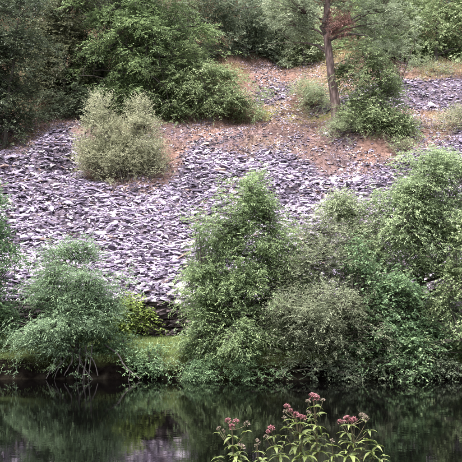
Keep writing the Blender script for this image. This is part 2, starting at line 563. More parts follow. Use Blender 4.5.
so = mesh_obj('slate_fines', vw, tf.reshape(-1, 3), M['slate'], ground, tint=np.repeat(np.where(rng.uniform(0, 1, n) < .35, 1.0, np.clip(rng.normal(.3, .2, n), 0, .9)), 5))
tag(so, 'small slate flakes and rusty chips strewn over the red bank', kind='stuff')

# ------------------------------------------------------------------ dry stone wall at the foot of the tip
rng = np.random.default_rng(21)
wall = empty('dry_stone_wall', (0, 33.5, 1.35))
tag(wall, 'low dark dry stone wall holding back the foot of the slate tip', 'wall')
stn = []
for k in range(10):
    bx = np.array([[sx, sy, sz] for sz in (-.5, .5) for sy in (-.5, .5) for sx in (-.5, .5)], float)
    bx += rng.uniform(-.2, .2, bx.shape)
    stn.append(bx)
fbx = np.array([[0, 2, 3, 1], [4, 5, 7, 6], [0, 1, 5, 4], [2, 6, 7, 3], [0, 4, 6, 2], [1, 3, 7, 5]])
stm = []
for k in range(10):
    o = mesh_obj('stone', stn[k], fbx, M['stone'])
    stm.append(o.data)
    bpy.data.objects.remove(o)
z = 1.3
rest = []
while z < 2.72:
    hgt = rng.uniform(.06, .15)
    x = -17
    while x < 17:
        ln = rng.uniform(.1, .42)
        topz = 2.68 + .1 * math.sin(x * 1.3) + .06 * math.sin(x * 4.1)
        if z < topz:
            loc = np.array([x + ln / 2, 33.33 + .22 * (z - 1.3) / 1.4 + rng.uniform(-.07, .07), z + hgt / 2 + rng.uniform(-.02, .02)]) - np.array([0, 33.5, 1.35])
            scl = np.array([ln * .98, .34, hgt * rng.uniform(.75, 1.1)])
            k = rng.integers(0, 10)
            uu, vv = pix(loc + np.array([0, 33.5, 1.35]))
            rz = rng.normal(0, .05)
            if 106 < uu < 184:
                o = bpy.data.objects.new('stone', stm[k])
                COL.objects.link(o); o.parent = wall
                o.location = loc; o.scale = scl; o.rotation_euler = (rng.normal(0, .04), rng.normal(0, .04), rz)
            else:
                rest.append(stn[k] * scl + loc)
        x += ln
    z += hgt
rest = np.array(rest)
o = mesh_obj('stone_courses', rest.reshape(-1, 3), (fbx[None] + (np.arange(len(rest)) * 8)[:, None, None]).reshape(-1, 4), M['stone'], wall)
tag(o, kind='stuff')


# ------------------------------------------------------------------ trees and shrubs
def leaf_quads(cl, od, K, Mn, L, ll, lw, spread, droop, sag, scat, rng, flat=.5, ldroop=.2):
    """sprays of leaves: K twigs per clump, Mn leaves per twig"""
    N = len(cl)
    o = np.repeat(cl, K, 0) + rng.normal(0, scat, (N * K, 3)) * np.array([1, 1, .8])
    d = norm(np.repeat(od, K, 0) * .75 + rng.normal(0, spread, (N * K, 3)) * np.array([1, 1, flat + .2]) + UP * -droop)
    Lk = L * rng.uniform(.6, 1.3, N * K)
    t = np.linspace(.12, 1, Mn)
    p = o[:, None] + d[:, None] * (Lk[:, None] * t)[..., None]
    p[..., 2] -= sag * Lk[:, None] * t ** 2
    side = norm(np.cross(d, UP) + 1e-4)
    sg = np.where(np.arange(Mn) % 2 == 0, 1., -1.)
    ld = d[:, None] * .55 + side[:, None] * sg[None, :, None] * .85
    ld[:, -1] = d
    ld = norm(ld + rng.normal(0, .28, ld.shape) - UP * ldroop)
    nrm = norm(UP + rng.normal(0, flat, ld.shape))
    wv_ = norm(np.cross(nrm, ld))
    sz = rng.uniform(.65, 1.25, (N * K, Mn, 1))
    a = p
    l = ld * ll * sz
    wq = wv_ * lw * sz * .5
    vv = np.stack([a, a + l * .42 + wq, a + l - UP * ll * .12 * sz, a + l * .42 - wq], 2).reshape(-1, 3)
    q = np.arange(len(vv)).reshape(-1, 4)
    tint = np.repeat(rng.normal(0, .13, N), K * Mn) + np.repeat(rng.normal(0, .06, N * K), Mn) + rng.normal(0, .13, N * K * Mn) + .45
    return vv, q, np.repeat(np.clip(tint, 0, 1), 4), o, p[:, -1]


KIND = {  # K twigs, leaves per twig, twig length, leaf length, leaf width, spread, droop, sag, scatter, flatness, leaf droop
    'ash': (8, 7, .25, .102, .038, .75, .05, .3, .16, .45, .25),
    'feather': (9, 7, .26, .105, .03, .75, .02, .25, .16, .5, .2),
    'willow': (8, 8, .30, .085, .028, .7, -.1, .15, .14, .6, .05),
    'broad': (8, 5, .2, .10, .06, .8, .05, .2, .16, .5, .2),
    'layer': (7, 8, .55, .17, .07, .75, .05, .25, .2, .3, .15),
    'wood': (7, 7, .5, .18, .085, .8, .05, .2, .24, .5, .15),
    'olive': (9, 8, .42, .10, .034, .6, -.35, .05, .15, .7, -.15),
    'needle': (8, 9, .3, .18, .034, .8, -.15, 0, .15, .8, -.1),
}


def lobe_world(l, d):
    u, v, ru, rv = l[:4]
    dd = l[4] if len(l) > 4 else 0
    D = d + dd
    C = at(u, v, D)
    s = D / F
    R = np.array([ru * s, min(ru, rv * 1.3) * s * .85, rv * s])
    return C, R


def make_plant(name, label, cat, base, lobes, kind, mat, n_clumps, seed, trunk_r=.12, stems=1, trunk_px=None, group=None,
               size=1.0, bark='bark', gap=.0, fill=.45, limbs=9, top_frac=.8, d=None, out_z=.1, per=12, bough=None, tier=.5, taper=.82):
    """base: world point at the foot; lobes: crown masses as seen (u, v, ru, rv, depth offset)"""
    rng = np.random.default_rng(seed)
    base = np.asarray(base, float)
    d = base[1] if d is None else d
    root = empty(name, base)
    tag(root, label, cat, group)
    LW = [lobe_world(l, d) for l in lobes]
    bough = (bough or .0098) * d * size
    area = np.array([R[0] * R[2] for C, R in LW])
    cnt = np.maximum(2, (n_clumps * area / area.sum()).astype(int))
    cl, od = [], []
    for (C, R), n_ in zip(LW, cnt):
        nbg = max(2, int(n_ / per))
        dr = norm(rng.normal(0, 1, (nbg, 3)))
        rr = rng.uniform(0, 1, (nbg, 1)) ** fill
        rr = np.where(rng.uniform(0, 1, (nbg, 1)) < .1, rr * 1.22, rr)
        bc = C + dr * rr * R                       # boughs, each carrying a tuft of leaf clumps
        ib = rng.integers(0, nbg, n_)
        bs = bough * rng.uniform(.6, 1.35, nbg)[ib][:, None]
        jit = rng.normal(0, 1, (n_, 3)) * bs * np.array([1, 1, tier])
        jit[:, 2] = np.abs(jit[:, 2]) - (.1 + .9 * tier) * (jit[:, 0] ** 2 + jit[:, 1] ** 2) / bs[:, 0]
        cl.append(bc[ib] + jit)
        od.append(norm(dr[ib] * [.7, .7, .4] + norm(jit) * .6 + UP * out_z))
    cl = np.concatenate(cl)
    od = np.concatenate(od)
    if gap:
        nz = Noise(seed + 77, 14, .25, .9)
        k = nz(cl[:, 0] + .4 * cl[:, 1], cl[:, 2] + .3 * cl[:, 1]) > -1.1 + gap
        cl, od = cl[k], od[k]
    gz = height(cl[:, 0], cl[:, 1])
    k = (cl[:, 2] > np.maximum(gz, 0) + .12)
    cl, od = cl[k], od[k]
    K, Mn, L, ll, lw, spread, droop, sag, scat, flat, ld = KIND[kind]
    vv, q, tint, to, te = leaf_quads(cl, od, K, Mn, L * size, ll * size, lw * size, spread, droop, sag, scat * size, rng, flat, ld)
    crown = mesh_obj('crown', vv - base, q, mat, root, tint=tint)
    # wood
    zt = max(C[2] + R[2] * top_frac * .6 for C, R in LW)
    parts = []
    cen = np.mean([C for C, R in LW], 0)
    npt = 12
    ts = np.linspace(0, 1, npt)
    trunks = []
    for s in range(stems):
        if trunk_px is not None and s == 0:
            pts = np.array([base] + [at(*p_) for p_ in trunk_px])
            seg = np.concatenate([[0], np.cumsum(np.linalg.norm(np.diff(pts, axis=0), axis=1))])
            path = np.stack([np.interp(ts * seg[-1], seg, pts[:, i]) for i in range(3)], -1)
        else:
            C, R = LW[rng.integers(0, len(LW))] if stems > 1 else LW[int(np.argmax([C[2] for C, R in LW]))]
            e = np.array([C[0], C[1], C[2] + .3 * R[2]]) + rng.normal(0, .1, 3)
            b0 = base + np.array([rng.normal(0, .18), rng.normal(0, .12), 0]) * (stems > 1)
            b0[2] = height(b0[0], b0[1]) - .15
            mid = np.array([b0[0] * .65 + e[0] * .35, b0[1] * .65 + e[1] * .35, (b0[2] + e[2]) / 2])
            path = bez(b0[None], mid[None], e[None], npt)[0]
        path[1:-1] += rng.normal(0, .02 + trunk_r * .1 * (taper > .6), (npt - 2, 3))
        trunks.append(path)
    trunks = np.array(trunks)
    rad = trunk_r * (1 - taper * ts ** .9) + trunk_r * .5 * np.exp(-ts * 18)
    if stems > 1:
        rad = rad / math.sqrt(stems) * 1.25
    parts.append(tubes(trunks, np.tile(rad, (stems, 1)), 8))
    # limbs from trunks to spread-out clumps
    nl = min(limbs, len(cl))
    sel = rng.choice(len(cl), nl, replace=False)
    tpts = trunks.reshape(-1, 3)
    trad = np.tile(rad, stems)
    P0, P1_, P2_, r0 = [], [], [], []
    for i in sel:
        e = cl[i]
        cand = np.where((tpts[:, 2] < e[2] - .15 * np.linalg.norm(e - tpts, axis=1)) & (tpts[:, 2] > base[2] + .25))[0]
        j = cand[np.argmin(np.linalg.norm(tpts[cand] - e, axis=1))] if len(cand) else rng.integers(2, npt)
        P0.append(tpts[j]); P2_.append(e)
        P1_.append(tpts[j] * .45 + e * .55 + np.array([0, 0, .12 * np.linalg.norm(e - tpts[j])]))
        r0.append(min(trad[j] * .7, .07 * max(size, 1)))
    lp = bez(np.array(P0), np.array(P1_), np.array(P2_), 8)
    lp[:, 1:-1] += rng.normal(0, .03, lp[:, 1:-1].shape)
    lr = np.array(r0)[:, None] * np.linspace(1, .25, 8)[None] + .004
    parts.append(tubes(lp, lr, 5))
    allp = np.concatenate([tpts[2:], lp.reshape(-1, 3)])
    # twigs: every clump to its nearest limb point, then out along a few sprays
    dist = np.linalg.norm(cl[:, None] - allp[None], axis=-1) + 2.0 * np.maximum(0, allp[None, :, 2] - cl[:, None, 2])
    j = np.argmin(dist, 1)
    a0 = allp[j]
    if d < 52:
        tp = bez(a0, a0 * .5 + cl * .5 + np.array([0, 0, .1]), cl, 3)
        parts.append(tubes(tp, np.tile(np.array([.017, .012, .006]) * max(size, .8), (len(cl), 1)), 3))
    V, Fq = join(parts)
    mesh_obj('trunk', V - base, Fq, M[bark], root, smooth=True)
    return root


def gp(u, d, sink=0):
    x = (u - 231) / F * d * 1.0
    return np.array([x, d, max(height(x, d), -.3) - sink])


TREES = []
# --- along the far bank
make_plant('ash_tree', 'feathery mid green ash at the centre of the far bank, domed top against the slate', 'tree', gp(236, 31.2),
           [(248, 180, 20, 18), (246, 196, 28, 22, -.2), (236, 214, 36, 26, .2), (264, 212, 24, 24, -.2), (222, 268, 40, 30), (255, 240, 30, 30, -.1), (215, 292, 24, 24), (212, 240, 32, 28), (268, 238, 36, 36, .3), (200, 286, 26, 26), (240, 280, 44, 36, -.2), (278, 290, 30, 42, .3),
            (194, 325, 24, 26, -.7), (228, 318, 40, 28, -.8), (204, 348, 22, 15, -.8), (240, 350, 30, 14, -.7), (268, 345, 18, 16, -.5), (262, 320, 26, 26, -.3)], 'ash', M['ash'], 2000, 1, .14, gap=.05,
           trunk_px=[(238, 300, 31.3), (241, 240, 31.4), (247, 188, 31.3)], limbs=16)
make_plant('grey_willow', 'grey green willow bushing over the water right of the central ash', 'tree', gp(318, 30.7),
           [(328, 248, 38, 30, .3), (300, 285, 26, 38, .2), (346, 285, 32, 36), (314, 308, 42, 32, -.8), (290, 338, 18, 22, -.4), (350, 318, 26, 28, -.6), (320, 344, 34, 18, -.5), (300, 362, 26, 9, .2)],
           'willow', M['willow'], 1400, 2, .13, stems=4, limbs=14)
make_plant('ash_sapling', 'thin pale green sapling rising behind the grey willow', 'tree', gp(350, 32.2),
           [(341, 196, 9, 20), (344, 206, 13, 24), (352, 222, 17, 20), (338, 228, 14, 14), (362, 232, 14, 22)], 'ash', M['pale'], 280, 3, .05, limbs=6, gap=.1)
make_plant('ash_tree', 'tall broad ash on the right bank with a rounded grey green top', 'tree', gp(418, 31.8),
           [(420, 176, 34, 28), (398, 208, 36, 32), (440, 208, 32, 36, .3), (384, 236, 28, 30), (428, 250, 36, 36), (456, 182, 26, 34, .5), (442, 300, 30, 38), (404, 280, 32, 34, .3), (470, 240, 30, 50, .6), (416, 164, 28, 17, -.3), (446, 162, 26, 16), (396, 182, 24, 20, -.3), (430, 188, 30, 24, -.5), (412, 220, 34, 26, -.5)],
           'ash', M['ash_light'], 2050, 4, .15, gap=.15, limbs=16, trunk_px=[(420, 310, 31.9), (424, 240, 31.9), (421, 172, 31.8)])
make_plant('alder_tree', 'dark green alder leaning low over the water below the tall right ash', 'tree', gp(386, 30.7),
           [(368, 262, 30, 26, .4), (394, 298, 34, 36), (364, 308, 28, 36), (398, 330, 30, 24, -.4), (360, 338, 28, 18, 0), (434, 335, 26, 18, .2), (404, 358, 9, 14, -1.1), (412, 370, 7, 6, -1.2)],
           'broad', M['alder'], 1050, 5, .12, stems=3, limbs=14, gap=.15)
make_plant('light_green_tree', 'bright light green tree cut off by the right edge of the picture', 'tree', gp(480, 30.4),
           [(462, 266, 28, 22), (482, 238, 32, 34, .2), (456, 296, 20, 18, -.2), (484, 300, 34, 50), (458, 352, 14, 16, -.5), (482, 350, 22, 20, -.3), (438, 348, 10, 14, -.6)],
           'broad', M['light'], 520, 6, .12, limbs=10, gap=.1)
make_plant('riverside_ash', 'bushy blue green tree on the left bank with bare roots trailing to the water', 'tree', gp(72, 30.6),
           [(76, 262, 34, 26), (55, 288, 33, 30, .1), (97, 288, 20, 32), (70, 318, 46, 30, -.3), (44, 308, 22, 22, -.2), (100, 322, 14, 24), (62, 338, 32, 12, -.4), (34, 312, 16, 20), (80, 250, 30, 16)],
           'feather', M['ash_blue'], 1250, 7, .12, stems=5, limbs=14, gap=.1)
make_plant('dark_bank_tree', 'dark green tree cut off by the left edge above the grassy bank', 'tree', gp(-14, 31.6),
           [(-6, 222, 19, 30), (-15, 258, 30, 36), (2, 298, 18, 34), (-25, 308, 34, 36), (-22, 200, 24, 30)], 'broad', M['alder'], 620, 8, .14, limbs=10)
make_plant('yellow_green_bush', 'small yellow green bush growing over the dry stone wall', 'bush', gp(128, 33.0),
           [(131, 306, 18, 13), (118, 318, 11, 13), (128, 322, 14, 10, -.1)], 'broad', M['yellow'], 150, 9, .04, stems=4, limbs=5, size=.95)
make_plant('bramble_bush', 'green bramble hanging down the bank beside the bare roots', 'bush', gp(134, 30.5),
           [(140, 353, 26, 11), (120, 347, 12, 18, .3), (158, 362, 16, 11, -.1), (128, 366, 14, 9, -.3), (150, 370, 18, 6, -.2), (104, 336, 12, 18, .6)], 'broad', M['alder'], 340, 10, .03, stems=5, limbs=8, size=.8)
make_plant('small_willow', 'low thin twigged willow shoots at the waterline below the grey willow', 'bush', gp(288, 30.25),
           [(288, 360, 16, 14), (280, 368, 10, 8)], 'willow', M['willow'], 50, 12, .03, stems=5, limbs=5)
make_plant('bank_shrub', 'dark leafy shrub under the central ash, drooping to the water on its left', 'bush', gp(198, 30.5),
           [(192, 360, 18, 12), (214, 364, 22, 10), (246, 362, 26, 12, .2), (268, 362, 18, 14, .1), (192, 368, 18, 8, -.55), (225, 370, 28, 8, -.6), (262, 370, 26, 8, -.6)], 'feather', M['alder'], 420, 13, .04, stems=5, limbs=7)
make_plant('bank_shrub', 'shrub with shade coloured into its leaves under the right hand trees at the waterline', 'bush', gp(372, 31.0),
           [(340, 362, 26, 12), (376, 362, 24, 12), (428, 362, 26, 12, -.1), (455, 366, 20, 8, -.1), (310, 364, 24, 11), (300, 369, 24, 9, -1.1), (335, 369, 32, 9, -1.1), (375, 369, 30, 9, -1.1), (425, 370, 28, 8, -1.1), (455, 370, 20, 8, -1.1)], 'broad', M['dark'], 680, 14, .04, stems=6, limbs=8)  # dark leaf colour stands in for the shade under these crowns

# --- on and above the tip
b0 = hit(126, 181)
make_plant('goat_willow', 'olive grey twiggy willow bush standing alone on the slate slope', 'bush', b0,
           [(102, 101, 8, 11), (100, 118, 13, 13), (142, 109, 8, 11), (143, 126, 14, 14), (120, 132, 22, 14), (120, 146, 31, 18), (150, 152, 20, 20), (98, 154, 20, 20), (125, 165, 38, 15, -.2)],
           'olive', M['olive'], 1000, 20, .08, stems=8, limbs=18, d=b0[1] + .8, fill=.5, per=8, bough=.0075, out_z=.5)
b0 = hit(150, 124)
make_plant('layered_tree', 'large green tree with layered drooping boughs above the olive willow', 'tree', b0,
           [(142, 55, 50, 22, -.8), (112, 34, 36, 22), (128, 82, 42, 14, -.8), (165, 18, 36, 26), (120, 5, 42, 20, -.8), (108, 100, 24, 12), (160, 88, 32, 16, -1), (150, 108, 32, 10, -.5),
            (185, 112, 22, 9), (185, 45, 28, 20), (140, -30, 50, 30), (148, 30, 24, 20, -1.2), (155, 70, 26, 16, -1.4), (100, 70, 26, 16)],
           'layer', M['layer'], 1450, 21, .13, limbs=18, gap=.1, d=b0[1] + 1.5, out_z=0, bark='dark_bark', per=20, bough=.017, tier=.2)
b0 = hit(212, 122)
make_plant('spreading_tree', 'low spreading yellowish green tree at the edge of the red bank', 'tree', b0,
           [(190, 74, 32, 18), (212, 90, 36, 18), (234, 104, 24, 14), (180, 104, 30, 14), (205, 112, 34, 10), (242, 86, 16, 14), (222, 70, 20, 12), (196, 58, 18, 12)],
           'layer', M['light'], 680, 22, .1, limbs=14, gap=.1, d=b0[1] + .5, size=.85, bark='dark_bark', per=18, bough=.017, tier=.22)
b0 = hit(4, 148)
make_plant('dark_conifer', 'dark green conifer at the upper left edge beside the slate', 'tree', b0,
           [(8, 30, 30, 20), (0, 62, 30, 18), (8, 92, 28, 18), (4, 118, 26, 16), (-20, 60, 34, 70), (20, 8, 26, 14), (6, 136, 18, 10)],
           'layer', M['conifer'], 950, 23, .12, limbs=16, d=b0[1] + .8, size=.9, bark='dark_bark', per=16, bough=.016, tier=.25)
b0 = hit(62, 112)
make_plant('brown_green_tree', 'dull brown green tree in the shade between conifer and layered tree', 'tree', b0,
           [(60, 60, 32, 34), (78, 92, 28, 20), (48, 22, 36, 28), (90, 108, 16, 12), (70, 10, 34, 26), (44, 96, 20, 24), (62, 80, 24, 26, -1.2), (30, 70, 24, 30)], 'wood', M['brown'], 800, 24, .1, limbs=12, d=b0[1] + 1.5, bark='dark_bark')
b0 = hit(70, 118)
make_plant('dark_shrub', 'dark green shrub at the top of the slate below the brown tree', 'bush', b0,
           [(70, 100, 24, 14), (92, 108, 18, 12), (46, 110, 18, 14), (30, 118, 14, 10)], 'layer', M['dark'], 240, 25, .06, stems=4, limbs=7, size=.8)

# pine with its long bare trunk
b0 = hit(338, 127)
pd = b0[1]
pine = make_plant('pine_tree', 'tall pine with a long bare pinkish trunk and one dead rust red bough', 'tree', b0,
                  [(352, -8, 40, 22), (300, -12, 36, 22), (350, 20, 22, 12, .8), (388, 48, 16, 12, .4), (300, 30, 18, 14, 1.0), (384, 30, 24, 14, 1.0), (370, 10, 26, 16), (290, 20, 20, 14, .6), (330, -45, 60, 36), (372, 58, 18, 12, .5), (396, 4, 18, 14), (310, 4, 14, 10)],
                  'needle', M['pine'], 700, 30, .27, taper=.5, bark='pine_bark', limbs=12, d=pd,
                  trunk_px=[(334.5, 95, pd), (330, 65, pd), (326, 36, pd), (327, 10, pd + .1), (332, -40, pd)])
pb = b0


def branch(parent, base, name, pxs, r0, r1, mat, n=8, seed=0):
    rg = np.random.default_rng(seed)
    pts = np.array([at(*q) for q in pxs])
    seg = np.concatenate([[0], np.cumsum(np.linalg.norm(np.diff(pts, axis=0), axis=1))])
    ts = np.linspace(0, seg[-1], n)
    path = np.stack([np.interp(ts, seg, pts[:, i]) for i in range(3)], -1)
    path[1:-1] += rg.normal(0, r0 * .25, (n - 2, 3))
    v_, f_ = tubes(path[None], np.linspace(r0, r1, n)[None], 6)
    return mesh_obj(name, v_ - np.asarray(base), f_, mat, parent, smooth=True)


branch(pine, pb, 'branch', [(326, 41, pd), (340, 36, pd - .3), (355, 34, pd - .5), (368, 36, pd - .6)], .12, .03, M['bark'], seed=1)
branch(pine, pb, 'branch', [(326, 36, pd), (322, 26, pd - .2), (328, 14, pd - .3), (330, 4, pd - .3)], .13, .05, M['bark'], seed=2)
branch(pine, pb, 'branch', [(327, 55, pd), (318, 45, pd + .2), (306, 42, pd + .3)], .07, .02, M['bark'], seed=3)
branch(pine, pb, 'branch', [(328, 30, pd), (345, 22, pd - .5), (362, 14, pd - .7)], .09, .03, M['bark'], seed=4)
rg = np.random.default_rng(5)
dc = np.array([at(rg.uniform(328, 352), rg.triangular(8, 18, 38), pd - .6 + rg.normal(0, .3)) for i in range(60)])
vv, q, tint, _, _ = leaf_quads(dc, norm(rg.normal(0, 1, dc.shape) - UP), 6, 10, .26, .14, .02, .8, .3, .1, .1, rg)
db = mesh_obj('dead_bough', vv - pb, q, M['deadneedle'], pine, tint=tint)
db['label'] = 'rust red dead needles near the top of the trunk'

b0 = hit(372, 134)
make_plant('young_conifer', 'soft green feathery young tree just right of the pine trunk', 'tree', b0,
           [(360, 70, 24, 14), (368, 92, 30, 16), (356, 112, 20, 14), (378, 116, 20, 14), (364, 54, 18, 10), (384, 80, 16, 14)], 'layer', M['light'], 480, 31, .09, limbs=10, size=.75, d=b0[1] + .6)
b0 = hit(392, 135)
make_plant('round_bush', 'fresh green rounded bush at the right foot of the pine', 'bush', b0,
           [(386, 118, 18, 15), (397, 124, 13, 11), (384, 102, 11, 9)], 'broad', M['light'], 260, 32, .06, stems=4, limbs=7, size=1.1)
b0 = hit(338, 138)
make_plant('low_shrub', 'low grey green shrub around the base of the pine trunk', 'bush', b0,
           [(332, 132, 15, 6), (350, 126, 13, 9), (362, 130, 12, 8)], 'olive', M['pale'], 120, 33, .04, stems=4, limbs=6, size=.8)
b0 = hit(312, 110)
make_plant('grey_bush', 'grey green bush left of the pine trunk above the mossy ledge', 'bush', b0,
           [(310, 96, 15, 11), (322, 90, 10, 13), (300, 92, 10, 8)], 'olive', M['pale'], 130, 34, .05, stems=4, limbs=6, size=.95)
b0 = hit(436, 76)
make_plant('pale_bush', 'small pale bush above the slate patch on the upper right', 'bush', b0,
           [(432, 68, 13, 6), (446, 70, 10, 5)], 'olive', M['pale'], 70, 35, .04, stems=4, limbs=5)
b0 = hit(452, 126)
make_plant('grey_bush', 'low yellow green scrub on the right edge below the upper slate patch', 'bush', b0,
           [(452, 120, 14, 5), (468, 118, 12, 6)], 'olive', M['olive'], 80, 36, .04, stems=4, limbs=5)
b0 = hit(402, 152)
make_plant('pale_bush', 'pale low bush on the red ground just above the tall right ash', 'bush', b0,
           [(400, 148, 16, 5), (414, 146, 10, 4)], 'olive', M['olive'], 70, 37, .04, stems=4, limbs=5, size=.8)


# --- wood along the top
def wood_tree(u, vb, label, lobes, mat, n_, seed, kind='wood', name='woodland_tree', size=1.0, gap=.15):
    b_ = hit(u, vb)
    if name == 'woodland_tree':
        lobes = lobes + [(u, vb - 12, 24, 11), (u - 16, vb - 8, 14, 8), (u + 16, vb - 8, 14, 8)]
    make_plant(name, label, 'tree', b_, lobes, kind, M[mat], int(n_ * 1.35), seed, .13, bark='dark_bark', limbs=12, size=size, gap=gap, d=b_[1] + 1.0, group='trees of the wood above the slate')


wood_tree(205, 62, 'dark evergreen in the wood behind the spreading yellowish tree', [(205, 18, 32, 26), (192, 45, 24, 18), (222, 0, 34, 24)], 'dark', 330, 40)
wood_tree(245, 58, 'dark leafy tree at the wood edge above the broken slate patch', [(246, 34, 24, 20), (236, 48, 20, 12), (258, 46, 16, 12), (246, 6, 30, 24)], 'dark', 330, 41)
wood_tree(275, 52, 'blue grey dark tree in the wood left of the pale grey tree', [(272, 22, 26, 20), (280, 42, 18, 12), (280, -4, 30, 22)], 'dark', 300, 42)
wood_tree(305, 66, 'pale grey green tree at the wood edge left of the pine', [(302, 22, 22, 22), (314, 46, 16, 16), (298, 46, 12, 14), (296, 0, 26, 20)], 'pale', 330, 43)
wood_tree(375, 58, 'mid green tree in the wood behind the pine', [(368, 34, 26, 20), (352, 50, 18, 14), (378, 52, 16, 10), (372, 6, 30, 22)], 'ash', 300, 44)
wood_tree(405, 60, 'grey green tree in the wood above the upper slate patch', [(404, 30, 24, 20), (398, 48, 20, 10), (410, 4, 28, 22)], 'pale', 320, 45)
wood_tree(436, 60, 'light green leafy tree in the wood at the upper right', [(434, 24, 26, 18), (428, 44, 22, 12), (440, 0, 30, 22)], 'light', 320, 46)
wood_tree(468, 62, 'light green tree cut off by the upper right corner', [(464, 28, 24, 22), (470, 50, 18, 12), (468, -4, 30, 26)], 'light', 300, 47)
wood_tree(420, 62, 'dark undergrowth bush below the light trees at the wood edge', [(418, 54, 20, 7), (444, 56, 18, 7), (398, 56, 12, 6)], 'dark', 150, 48, size=.8, name='undergrowth_bush')
wood_tree(30, 95, 'dark tree deep in the wood behind the brown green tree', [(30, 40, 30, 30), (20, 0, 40, 30), (70, -5, 36, 30)], 'dark', 330, 49)
wood_tree(100, 95, 'dark tree deep in the wood behind the layered tree', [(100, 60, 36, 30), (110, 10, 50, 36), (90, 85, 26, 16)], 'dark', 360, 50)
wood_tree(165, 80, 'dark brownish tree behind the layered boughs, next to the dark evergreen', [(165, 40, 32, 28), (160, 5, 40, 26), (150, 70, 30, 16), (185, 62, 20, 14)], 'brown', 340, 51)

# the mass of the wood behind, which nobody could count
rng = np.random.default_rng(60)
cx, cy = rng.uniform(-46, 46, 1100), rng.uniform(66, 105, 1100)
cz = height(cx, cy) + rng.uniform(.4, 8.5, 1100)
cc = np.stack([cx, cy, cz], -1)
cc = np.repeat(cc, 2, 0) + rng.normal(0, .8, (2200, 3))
vv, q, tint, _, _ = leaf_quads(cc, norm(rng.normal(0, 1, cc.shape) + UP * .3), 4, 5, 1.2, .58, .3, .8, .05, .2, .6, rng)
wo_ = mesh_obj('distant_wood', vv, q, M['dark'], tint=tint)
tag(wo_, 'dark mass of trees filling the hill behind the wood edge', 'woodland', kind='stuff')

# ------------------------------------------------------------------ roots and fallen branch on the left bank
rroot = [o for o in COL.objects if o.name.startswith('riverside_ash')][0]
rb = np.array(rroot.location)
rng = np.random.default_rng(70)
for i, (ua, va, ub, vb) in enumerate([(66, 346, 46, 379), (62, 352, 54, 380), (72, 350, 64, 376), (80, 348, 76, 380), (86, 346, 82, 379), (92, 344, 88, 380), (78, 352, 94, 381), (84, 350, 98, 376), (70, 348, 50, 374), (88, 352, 84, 381)]):
    mu, mv = (ua + ub) / 2 + rng.normal(0, 3), (va + vb) / 2 - rng.uniform(0, 4)
    branch(rroot, rb, 'root', [(ua, va, 30.35), (mu, mv, 30.1), (ub, vb, 29.85)], .035, .013, M['root'], 9, 71 + i)
fb = at(112, 352, 30.3)
fr = empty('fallen_branch', fb)
tag(fr, 'bare pale fallen branch slanting from the bank into the water', 'branch')
branch(fr, fb, 'stem', [(104, 344, 30.5), (118, 354, 30.1), (124, 366, 29.9), (140, 379, 29.6)], .035, .02, M['root'], 10, 81)
branch(fr, fb, 'fork', [(122, 363, 29.9), (130, 372, 29.8), (128, 382, 29.6)], .02, .01, M['root'], 8, 82)


# ------------------------------------------------------------------ grass
def blades(x, y, hgt, wid, rng, lean=.35):
    n_ = len(x)
    b_ = np.stack([x, y, height(x, y) - .01], -1)
    a = rng.uniform(0, math.pi, n_)
    s_ = np.stack([np.cos(a), np.sin(a), 0 * a], -1) * wid[:, None]
    tip = b_ + np.stack([rng.normal(0, lean, n_) * hgt, rng.normal(0, lean, n_) * hgt, hgt], -1)
    vv = np.stack([b_ - s_, b_ + s_, tip], 1).reshape(-1, 3)
    return vv, np.arange(len(vv)).reshape(-1, 3)


rng = np.random.default_rng(90)
n_ = 70000
x = rng.uniform(-15, 15, n_); y = 30.12 + 3.08 * rng.uniform(0, 1, n_)
kk = (height(x, y) > .42 + .12 * NZ_FINE(x, x * 0) + .1 * NZ_B(x, y))
x, y = x[kk], y[kk]
n_ = len(x)
hg = rng.uniform(.05, .13, n_) * (1 + .35 * NZ_B(x, y).clip(-1, 1))
vv, q = blades(x, y, hg, rng.uniform(.006, .013, n_), rng)
tn = np.clip(.5 + .14 * NZ_B(x, y) + rng.normal(0, .15, n_), 0, 1)
tag(mesh_obj('grass', vv, q, M['grass'], tint=np.repeat(tn, 3)), 'bright green grass strip along the top of the far river bank', 'grass', kind='stuff')

# rough dead grass and heather on the red bank
n_ = 240000
x = rng.uniform(-19, 19, n_); y = rng.uniform(40, 60, n_)
z = height(x, y); s_ = scree(x, y, z); u, v = pix(np.stack([x, y, z], -1))
k = (rng.uniform(0, 1, n_) < (1 - s_) * .9 * np.clip(.6 + .6 * NZ_B(x, y), 0.05, 1))
x, y, v, u = x[k], y[k], v[k], u[k]
hg = rng.uniform(.04, .2, len(x))
vv, q = blades(x, y, hg, rng.uniform(.012, .035, len(x)), rng, .9)
tn = np.clip(.25 + .2 * NZ_A(x, y) + rng.normal(0, .14, len(x)) + .35 * (v < 118), 0, 1)
tag(mesh_obj('dry_grass', vv, q, M['straw'], tint=np.repeat(tn, 3)), 'rusty dead grass and heather on the red ground above the slate', 'grass', kind='stuff')

# near bank below the flowers
n_ = 9000
x = rng.uniform(-6, 6, n_); y = rng.uniform(1.0, 5.8, n_)
vv, q = blades(x, y, rng.uniform(.08, .3, n_), rng.uniform(.003, .006, n_), rng)
tag(mesh_obj('near_grass', vv, q, M['grass'], tint=np.repeat(rng.uniform(.2, .8, n_), 3)), 'grass of the near bank under the pink flowers', 'grass', kind='stuff')

